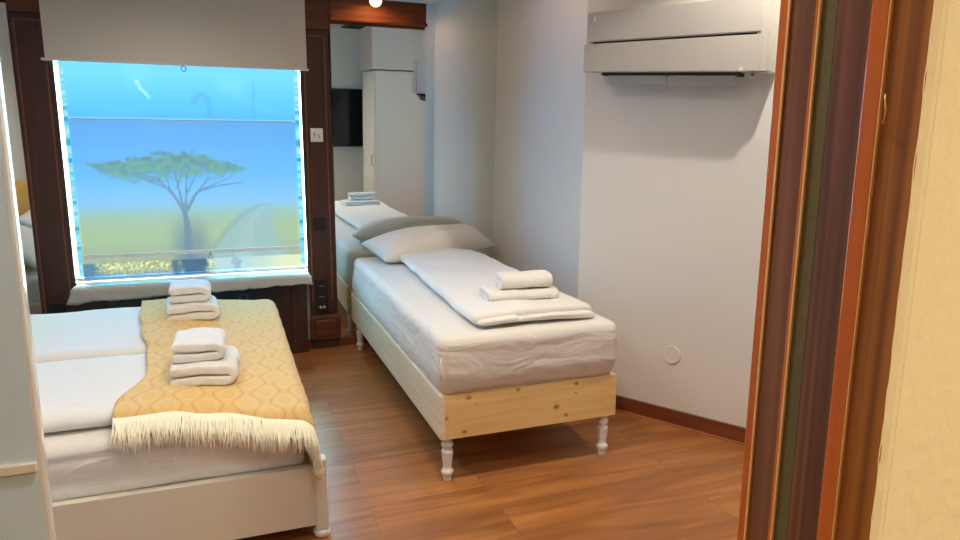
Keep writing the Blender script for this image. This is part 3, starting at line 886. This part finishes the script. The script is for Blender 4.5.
# pillow leaning on the mirror
def pillow_bm(A, Bc, C, Dc, th, seed=0, n=30, bulge=0.0):
    A, Bc, C, Dc = map(Vector, (A, Bc, C, Dc))
    nrm = (C - A).cross(Dc - Bc).normalized()
    if nrm.z < 0: nrm = -nrm
    bm = B()
    top, bot = {}, {}
    for i in range(n + 1):
        for j in range(n + 1):
            u = i / n; v = j / n
            a, b_ = 2 * u - 1, 2 * v - 1
            # sides pulled in a little between the corners
            pa = a * (1 - .05 * (1 - b_ * b_)); pb = b_ * (1 - .06 * (1 - a * a))
            uu, vv = (pa + 1) / 2, (pb + 1) / 2
            p = (A * (1 - uu) + Dc * uu) * vv + (Bc * (1 - uu) + C * uu) * (1 - vv)
            h = th * (max(0, 1 - abs(a) ** 2.6) ** .55) * (max(0, 1 - abs(b_) ** 2.4) ** .6)
            h *= 1 + .18 * noise.noise(Vector((a * 1.7 + seed, b_ * 1.7, 1)))
            w_ = .006 * noise.noise(Vector((a * 4 + seed, b_ * 4, 2))) * (h / th)
            edge = i in (0, n) or j in (0, n)
            top[i, j] = bm.verts.new(p + nrm * (h * .56 + w_))
            bot[i, j] = top[i, j] if edge else bm.verts.new(p - nrm * (h * .44))
    for i in range(n):
        for j in range(n):
            bm.faces.new((top[i, j], top[i + 1, j], top[i + 1, j + 1], top[i, j + 1]))
            q = (bot[i, j], bot[i, j + 1], bot[i + 1, j + 1], bot[i + 1, j])
            if len(set(q)) == 4:
                try: bm.faces.new(q)
                except ValueError: pass
    return bm
bm = pillow_bm((.825, 4.53, .735), (.905, 4.13, .672), (1.80, 4.49, .680), (1.66, 4.60, .79), .23, 2)
o = obj('pillow', bm, M['pillow'], None, smooth=True)
tag(o, 'white pillow leaning against the mirror at the head of the single bed', 'pillow')

# towels -----------------------------------------------------------------
def towel(lab, cx, cy, z, W, L, t, layers, rz, seed, group, inset=.03, sag=0.0, tilt=0.0, gap=1.06, crown=0):
    r = D.objects.new('x', None)
    Mx = Matrix.Translation((cx, cy, z)) @ Matrix.Rotation(rz, 4, 'Z') @ Matrix.Rotation(tilt, 4, 'Y')
    bm = B(); ribbon(bm, fold_path(W, t, layers, inset, gap, sag), t, L, Mx, 16, t * .22, seed)
    D.objects.remove(r)
    o = obj('towel', bm, M['towel'], None, smooth=True, mods=('subsurf',))
    tag(o, lab, 'towel', group)
    return o
G1 = 'folded white towels on the beds'
towel('large folded white towel under a smaller one at the near end of the yellow throw', -.130, 2.715, .518, .262, .27, .036, 2, -.05, 1.0, G1, .035, .006)
towel('small folded white towel on top of the near stack on the yellow throw', -.140, 2.745, .597, .198, .235, .033, 2, -.02, 4.0, G1, .02, .008)
towel('large folded white towel under a smaller one at the window end of the yellow throw', -.212, 3.69, .526, .272, .26, .037, 2, .06, 7.0, G1, .035, .006)
towel('small folded white towel on top of the stack nearest the window', -.210, 3.72, .608, .205, .22, .036, 2, .02, 9.0, G1, .02, .008)
towel('flat folded white towel lying on the duvet under a rolled towel', 1.252, 2.865, .700, .20, .335, .022, 2, -PI / 2 - .10, 12.0, G1, .03, .003)
towel('small rolled white towel on top of the flat towel on the single bed', 1.268, 2.845, .748, .120, .245, .030, 2, -PI / 2 - .06, 15.0, G1, .015, .006)

# ------------------------------------------------------------------ double bed (left)
dbd = thing('double_bed_frame', 'white panelled double bed frame with mustard headboard, left of the photo', 'bed frame', (-.7, 3.2, 0))
RY = 2.306
bm = B(); box(bm, -1.55, .243, RY, RY + .03, .052, .278, .003); obj('side_rail', bm, M['bed_white'], dbd)
bm = B(); box(bm, -1.55, .243, 4.11, 4.14, .052, .278, .003); obj('side_rail', bm, M['bed_white'], dbd)
bm = B(); box(bm, .235, .265, 2.33, 4.12, .052, .278, .003); obj('foot_rail', bm, M['bed_white'], dbd)
for py in (2.325, 4.12):
    bm = B(); box(bm, .240, .284, py - .026, py + .022, .030, .302, .005); pst = obj('corner_post', bm, M['bed_white'], dbd)
    bm = B(); lathe(bm, [(.020, 0), (.026, .004), (.030, .014), (.030, .024), (.024, .032)], .262, py - .002); obj('foot', bm, M['white_lacquer'], pst, smooth=True)
for py in (2.325, 4.12):
    bm = B(); box(bm, -1.61, -1.57, py - .02, py + .02, 0, .30, .004); obj('leg', bm, M['bed_white'], dbd)
bm = B(); soft_box(bm, -1.64, -1.545, 2.27, 4.17, .30, .905, .035, .08, .002, 4, 2.0); obj('headboard', bm, M['mustard'], dbd, smooth=True, label='mustard yellow upholstered headboard')
bm = B(); box(bm, -1.54, .235, RY + .03, 4.11, .20, .245); obj('slat_base', bm, M['pine'], dbd)

dm = thing('mattress', 'wide white sheeted mattress in the white double bed', 'mattress', (-.7, 3.2, .25))
def f_dbl(co):
    t = (co.z - .246) / .2
    if co.y < 2.45 and t < .85:      # sheet folds along the near side
        co.y -= .006 * math.sin(co.z * 70 + 2.5 * noise.noise(Vector((co.x * 1.3, co.z * 3, 5)))) * (1 - .3 * t)
    return co
bm = B(); soft_box(bm, -1.535, .215, 2.342, 4.10, .247, .452, .04, .04, .004, 4, 8, f_dbl); obj('mattress_body', bm, M['sheet_side'], dm, smooth=True)
def bed_top(x):          # top of the bedding along the bed: thinner towards the foot
    return .530 - .040 * smooth(-.35, .18, x)
def mk_duvet(y0, y1, seed, lab):
    def f(co):
        k = (co.z - .455) / .075
        target = bed_top(co.x) - .012
        co.z = .455 + (target - .455) * k
        co.z += .006 * noise.noise(Vector((co.x * 3 + seed, co.y * 3, 1))) * max(0, k)
        co.y += .010 * noise.noise(Vector((co.x * 2.2 + seed, 0, co.z * 9)))
        if co.y < y0 + .2: co.y += .035 * smooth(-.42, -.20, co.x)
        return co
    bm = B(); soft_box(bm, -1.18, .175, y0, y1, .455, .530, .055, .04, .003, 5, seed, f)
    o = obj('duvet', bm, M['duvet'], None, smooth=True)
    tag(o, lab, 'duvet')
mk_duvet(2.435, 3.130, 1.0, 'near white duvet on the double bed, half under the yellow throw')
mk_duvet(3.180, 4.06, 6.0, 'far white duvet on the double bed beside the window sill')
# pillows by the headboard
for k, (py, lab) in enumerate(((2.78, 'near white pillow standing against the mustard headboard'), (3.66, 'far white pillow standing against the mustard headboard'))):
    bm = pillow_bm((-1.50, py + .38, .70), (-1.20, py + .38, .50), (-1.20, py - .38, .50), (-1.50, py - .38, .70), .15, 5 + k)
    tag(obj('pillow', bm, M['pillow'], None, smooth=True), lab, 'pillow', 'pillows on the double bed')

# yellow throw -------------------------------------------------------------
m, nt, b = new_mat('throw_weave')
uvn = nt.nodes.new('ShaderNodeUVMap'); uvn.uv_map = 'weave'
sp = nt.nodes.new('ShaderNodeSeparateXYZ'); nt.links.new(uvn.outputs[0], sp.inputs[0])
def mth(op, a, b_=None, c=None):
    n = nt.nodes.new('ShaderNodeMath'); n.operation = op
    for i, q in enumerate((a, b_, c)):
        if q is None: continue
        if isinstance(q, (int, float)): n.inputs[i].default_value = q
        else: nt.links.new(q, n.inputs[i])
    return n.outputs[0]
PX_, PY_ = .128, .175
ua = mth('MULTIPLY', sp.outputs[0], 2 * PI / PX_); va = mth('MULTIPLY', sp.outputs[1], 2 * PI / PY_)
# ogee lattice: vertical wavy lines that meet
cu = mth('COSINE', ua); cv = mth('COSINE', va)
fsum = mth('ADD', mth('MULTIPLY', cu, 1.0), mth('MULTIPLY', cv, .75))
lat = mth('ABSOLUTE', fsum)
def band(center, width):
    d = mth('ABSOLUTE', mth('SUBTRACT', lat, center))
    mr = nt.nodes.new('ShaderNodeMapRange'); mr.interpolation_type = 'SMOOTHSTEP'
    mr.inputs['From Min'].default_value = 0; mr.inputs['From Max'].default_value = width; mr.inputs['To Min'].default_value = 1; mr.inputs['To Max'].default_value = 0
    nt.links.new(d, mr.inputs['Value']); return mr.outputs['Result']
k1 = band(0.06, .16); k2 = band(.85, .16); k3 = band(1.45, .22)
tc = nt.nodes.new('ShaderNodeTexCoord')
nz = nt.nodes.new('ShaderNodeTexNoise'); nz.inputs['Scale'].default_value = 320; nz.inputs['Detail'].default_value = 2
nt.links.new(uvn.outputs[0], nz.inputs['Vector'])
def mixn(fac, a, b_):
    n = nt.nodes.new('ShaderNodeMix'); n.data_type = 'RGBA'
    for i, q in ((0, fac), (6, a), (7, b_)):
        if isinstance(q, (int, float, tuple)): n.inputs[i].default_value = q
        else: nt.links.new(q, n.inputs[i])
    return n.outputs[2]
base = mixn(nz.outputs['Fac'], rgb(222, 178, 104), rgb(238, 204, 144))
base = mixn(mth('MULTIPLY', k2, .25), base, rgb(250, 226, 176))
base = mixn(mth('MULTIPLY', k3, .10), base, rgb(208, 158, 76))
base = mixn(mth('MULTIPLY', k1, .50), base, rgb(204, 150, 68))
nt.links.new(base, b.inputs['Base Color'])
b.inputs['Roughness'].default_value = .95; b.inputs['Specular IOR Level'].default_value = .15; b.inputs['Sheen Weight'].default_value = .2
bp = nt.nodes.new('ShaderNodeBump'); bp.inputs['Strength'].default_value = .5; bp.inputs['Distance'].default_value = .004
nt.links.new(nz.outputs['Fac'], bp.inputs['Height']); nt.links.new(bp.outputs['Normal'], b.inputs['Normal'])
M['throw'] = m

TX1 = .238                                  # where the foot end drops
def left_x(y):                              # left hem of the throw
    pts = [(2.30, -.375), (2.45, -.385), (2.75, -.315), (3.10, -.345), (3.45, -.40), (3.80, -.44), (4.1, -.455)]
    for (a, xa), (b_, xb) in zip(pts, pts[1:]):
        if y <= b_:
            t = max(0, (y - a) / (b_ - a)); t = t * t * (3 - 2 * t); return xa + (xb - xa) * t
    return pts[-1][1]
def near_y(u):                              # near hem: on the duvet edge, then over the mattress edge at the foot
    return 2.385 - .060 * smooth(.40, .62, u)
def throw_pt(u, vv):
    """u: 0..1 across to the foot; vv: metres of cloth from the far hem towards the viewer"""
    y_far = 4.075
    NEARY = near_y(u)
    L_flat = y_far - NEARY - .03
    # along the width of the bed
    if vv < L_flat: y = y_far - vv; dz = 0
    else:
        a = vv - L_flat; R = .045
        if a < R * PI / 2:
            th = a / R; y = NEARY + .03 - R * math.sin(th) * .9; dz = -R * (1 - math.cos(th))
        else:
            y = NEARY + .03 - R * .9; dz = -R - (a - R * PI / 2)
    lx = left_x(y)
    foot_drop = .17
    W = (TX1 - lx) + foot_drop
    s = u * W
    if s < TX1 - .05 - lx: x = lx + s; dzx = 0
    else:
        a = s - (TX1 - .05 - lx); R = .06
        if a < R * PI / 2:
            th = a / R; x = TX1 - .05 + R * math.sin(th); dzx = -R * (1 - math.cos(th))
        else:
            x = TX1 + .01 + .02 * (a - R * PI / 2); dzx = -R - (a - R * PI / 2)
    z = bed_top(x) + .009
    # bedding falls away towards the near hem, where only the mattress is under the cloth
    z -= .006 * (1 - smooth(2.40, 2.55, y))
    # valley between the two duvets
    z -= .016 * math.exp(-((y - 3.152) / .045) ** 2) * (1 - smooth(-.1, .2, x))
    z += .005 * noise.noise(Vector((x * 4, y * 4, 3))) + .0025 * noise.noise(Vector((x * 13, y * 13, 6)))
    p = Vector((x, y, z + dz + dzx))
    if dz < -.02:
        p.y += .008 * noise.noise(Vector((x * 12, 1, 1))) - .004
        p.z += .010 * noise.noise(Vector((x * 7, 2, 1)))
    if dzx < -.02:
        p.x += .006 * noise.noise(Vector((y * 9, 1, 1)))
    if dz < 0 and dzx < 0:          # corner: cloth gathers and hangs lower
        k = min(1, -dz / .05) * min(1, -dzx / .1)
        p.y += .010 * k; p.z = max(p.z, .30)
    return p
th_e = thing('throw_blanket', 'yellow woven throw with cream fringe across the foot of the double bed', 'blanket', (-.1, 3.2, .53))
NU, NV = 60, 150
def VLu(u): return 4.075 - near_y(u) - .03 + .045 * PI / 2 * .75 + .022 * smooth(.50, .85, u)     # cloth length, longer towards the foot end
bm = B()
uvl = bm.loops.layers.uv.new('weave')
gv = []
for j in range(NV + 1):
    gv.append([bm.verts.new(throw_pt(i / NU, VLu(i / NU) * j / NV)) for i in range(NU + 1)])
for j in range(NV):
    for i in range(NU):
        f = bm.faces.new((gv[j][i], gv[j + 1][i], gv[j + 1][i + 1], gv[j][i + 1]))
        for lp, (a, b_) in zip(f.loops, ((i, j), (i, j + 1), (i + 1, j + 1), (i + 1, j))):
            yy = VLu(a / NU) * b_ / NV
            lxx = left_x(4.07 - yy)
            lp[uvl].uv = (lxx * .25 + a / NU * (TX1 - lxx + .17), yy)
o = obj('woven_cloth', bm, M['throw'], th_e, smooth=True)
sm = o.modifiers.new('thick', 'SOLIDIFY'); sm.thickness = .006; sm.offset = 1
bm = B()
for i in range(560):
    u = (i + random.random() * .8) / 560
    p0 = throw_pt(u, VLu(u) - .004)
    NEARY = near_y(u)
    x, y, z = p0
    ln = random.uniform(.055, .092)
    outw = Vector((0, -1, 0))
    dx = random.uniform(-.018, .018)
    y0 = min(y, NEARY + .0) - .004
    corner = u > .86
    sp_ = random.random() * .035
    if corner: ln *= 1.15 + 5 * max(0, u - .93)
    pts = [(x, y + .006, z + .006), (x + dx * .2, y0 - .010, z - .008), (x + dx * .6, y0 - .034 - sp_ * .4, z - ln * .45), (x + dx + random.uniform(-.008, .008), y0 - .046 - sp_, max(.285, z - ln))]
    tube(bm, pts, [.0018, .0026, .0028, .0012], 5)
o = obj('fringe', bm, M['fringe'], th_e, smooth=True, label='cream knotted fringe')
o['kind'] = 'stuff'

# ------------------------------------------------------------------ glossy panel on the far left
gp = thing('glass_door_panel', 'tall pale grey glossy door panel with bevelled edge at the far left', 'door panel', (-.7, 1.5, 0))
bm = B(); box(bm, -1.05, -.378, 1.500, 1.525, .01, 2.3, .002); obj('panel', bm, M['glasspanel'], gp)
bm = B()
prism(bm, [(-.3785, 1.4995), (-.3725, 1.5005), (-.3685, 1.505), (-.3685, 1.522), (-.3785, 1.526)], .01, 2.3); obj('bevelled_edge', bm, M['edge'], gp)
bm = B(); box(bm, -1.04, -.380, 1.488, 1.501, .752, .773, .003); obj('cross_bar', bm, M['bar'], gp)

# ------------------------------------------------------------------ things the mirror shows behind the viewer's wall
wd = thing('wardrobe', 'tall white wardrobe seen in the mirror beside the corner', 'wardrobe', (1.95, 1.3, 0))
bm = B(); prism(bm, [(1.70, 1.598), (1.70, 1.02), (2.66, 1.02), (2.66, 1.598)], .0, 1.972); obj('carcass', bm, M['wardrobe'], wd)
bm = B(); box(bm, 1.698, 2.40, 1.598, 1.614, .0, 1.978, .003); obj('end_panel', bm, M['wardrobe'], wd)
bm = B(); box(bm, 1.678, 1.698, 1.03, 1.595, .06, 1.972, .003)
dr_ = obj('door', bm, M['wardrobe'], wd)
bm = B()
for z0, z1 in ((.12, .80), (.88, 1.90)):
    for q in ((1.09, 1.115, z0, z1), (1.515, 1.54, z0, z1), (1.115, 1.515, z0, z0 + .025), (1.115, 1.515, z1 - .025, z1)):
        box(bm, 1.671, 1.679, *q)
obj('door_moulding', bm, M['wardrobe'], dr_)
bm = B(); tube(bm, [(1.680, 1.57, .94), (1.655, 1.57, .95), (1.655, 1.57, 1.05), (1.680, 1.57, 1.06)], .005, 8); obj('door_handle', bm, M['metal'], dr_)

tv = thing('television', 'flat black television on the wall, seen in the mirror by the pilaster', 'television', (1.25, JF, 1.36))
bm = B(); box(bm, .70, 1.775, JF + .03, JF + .065, 1.085, 1.785, .006); obj('casing', bm, M['black'], tv)
bm = B(); box(bm, .715, 1.760, JF + .064, JF + .068, 1.103, 1.771); obj('screen', bm, M['tv'], tv)
bm = B(); box(bm, 1.0, 1.4, JF - .003, JF + .032, 1.2, 1.5); obj('wall_bracket', bm, M['black'], tv)
bm = B(); box(bm, 1.685, 1.748, JF - .003, JF + .03, 2.15, 2.26, .006)
th2 = obj('sensor_box', bm, M['white_lacquer']); tag(th2, 'small white box on the wall above the mirrored television', 'sensor')
vt = thing('ceiling_vent', 'dark square vent in the ceiling seen at the mirror top', 'vent', (1.6, .95, ZC))
bm = B(); box(bm, 1.50, 1.74, .70, 1.20, ZC - .012, ZC + .004, .002); obj('vent_frame', bm, pm('vent_brown', rgb(58, 44, 38), .5), vt)
for k in range(6):
    bm = B(); box(bm, 1.52, 1.72, .735 + k * .075, .765 + k * .075, ZC - .018, ZC - .010); obj('slat', bm, M['dark'], vt)

# ------------------------------------------------------------------ light
def spot(name, loc, watt, col, size=.06, ang=150, blend=.8, rot=(0, 0, 0)):
    l = D.lights.new(name, 'SPOT'); l.energy = watt; l.color = col; l.shadow_soft_size = size
    l.spot_size = math.radians(ang); l.spot_blend = blend
    o = D.objects.new(name, l); o.location = loc; o.rotation_euler = rot; link(o); return o
WARM = (1.0, .91, .77)
ZL = ZC - .03
def aim(v): return Vector(v).to_track_quat('-Z', 'Y').to_euler()
spot('downlight_or_fill', (2.0, 2.02, ZL), 40, WARM, .02, 95, .5, aim((-.05, .42, -1)))
spot('downlight_or_fill', (.55, 2.0, ZL), 46, WARM, .05)
spot('downlight_or_fill', (-.75, 2.2, ZL), 30, WARM, .05)
spot('downlight_or_fill', (1.28, 3.40, ZL), 6, (1.0, .60, .28), .05, 172, .3)
spot('downlight_or_fill', (-.3, 3.7, ZL), 20, WARM, .05)
spot('downlight_or_fill', (.30, .92, ZL), 38, (1.0, .92, .80), .06)  # added fill from the viewer's side, brightens bed fronts and fringe; no known fixture
spot('hall_lamp', (.75, -.85, ZL), 140, (1.0, .82, .46), .10)
sun = D.lights.new('daylight', 'SUN'); sun.energy = 610; sun.color = (1.0, .66, .54); sun.angle = math.radians(110)
so = D.objects.new('daylight', sun); link(so)
so.rotation_euler = aim((.45, -1.0, -.22))

wld = D.worlds.new('world'); bpy.context.scene.world = wld; wld.use_nodes = True
wld.node_tree.nodes['Background'].inputs[0].default_value = (.7, .85, 1, 1)
wld.node_tree.nodes['Background'].inputs[1].default_value = .3

# ------------------------------------------------------------------ camera
yaw, pit, rol, F = .356098348, .183409928, .00627569776, 686.62143
fw = Vector((math.sin(yaw) * math.cos(pit), math.cos(yaw) * math.cos(pit), -math.sin(pit)))
r0 = Vector((math.cos(yaw), -math.sin(yaw), 0)); u0 = r0.cross(fw)
rr = r0 * math.cos(rol) + u0 * math.sin(rol); uu = -r0 * math.sin(rol) + u0 * math.cos(rol)
cam = D.cameras.new('camera'); co = D.objects.new('camera', cam); link(co)
Mx = Matrix(((rr.x, uu.x, -fw.x), (rr.y, uu.y, -fw.y), (rr.z, uu.z, -fw.z))).to_4x4()
Mx.translation = Vector((0, 0, HC))
co.matrix_world = Mx
cam.sensor_fit = 'HORIZONTAL'; cam.sensor_width = 36.0; cam.lens = 36.0 * F / 960
cam.clip_start = .05
sc = bpy.context.scene
sc.camera = co
sc.view_settings.view_transform = 'Standard'; sc.view_settings.look = 'None'
sc.view_settings.gamma = 1.0; sc.view_settings.use_curve_mapping = False
sc.view_settings.exposure = 0.42
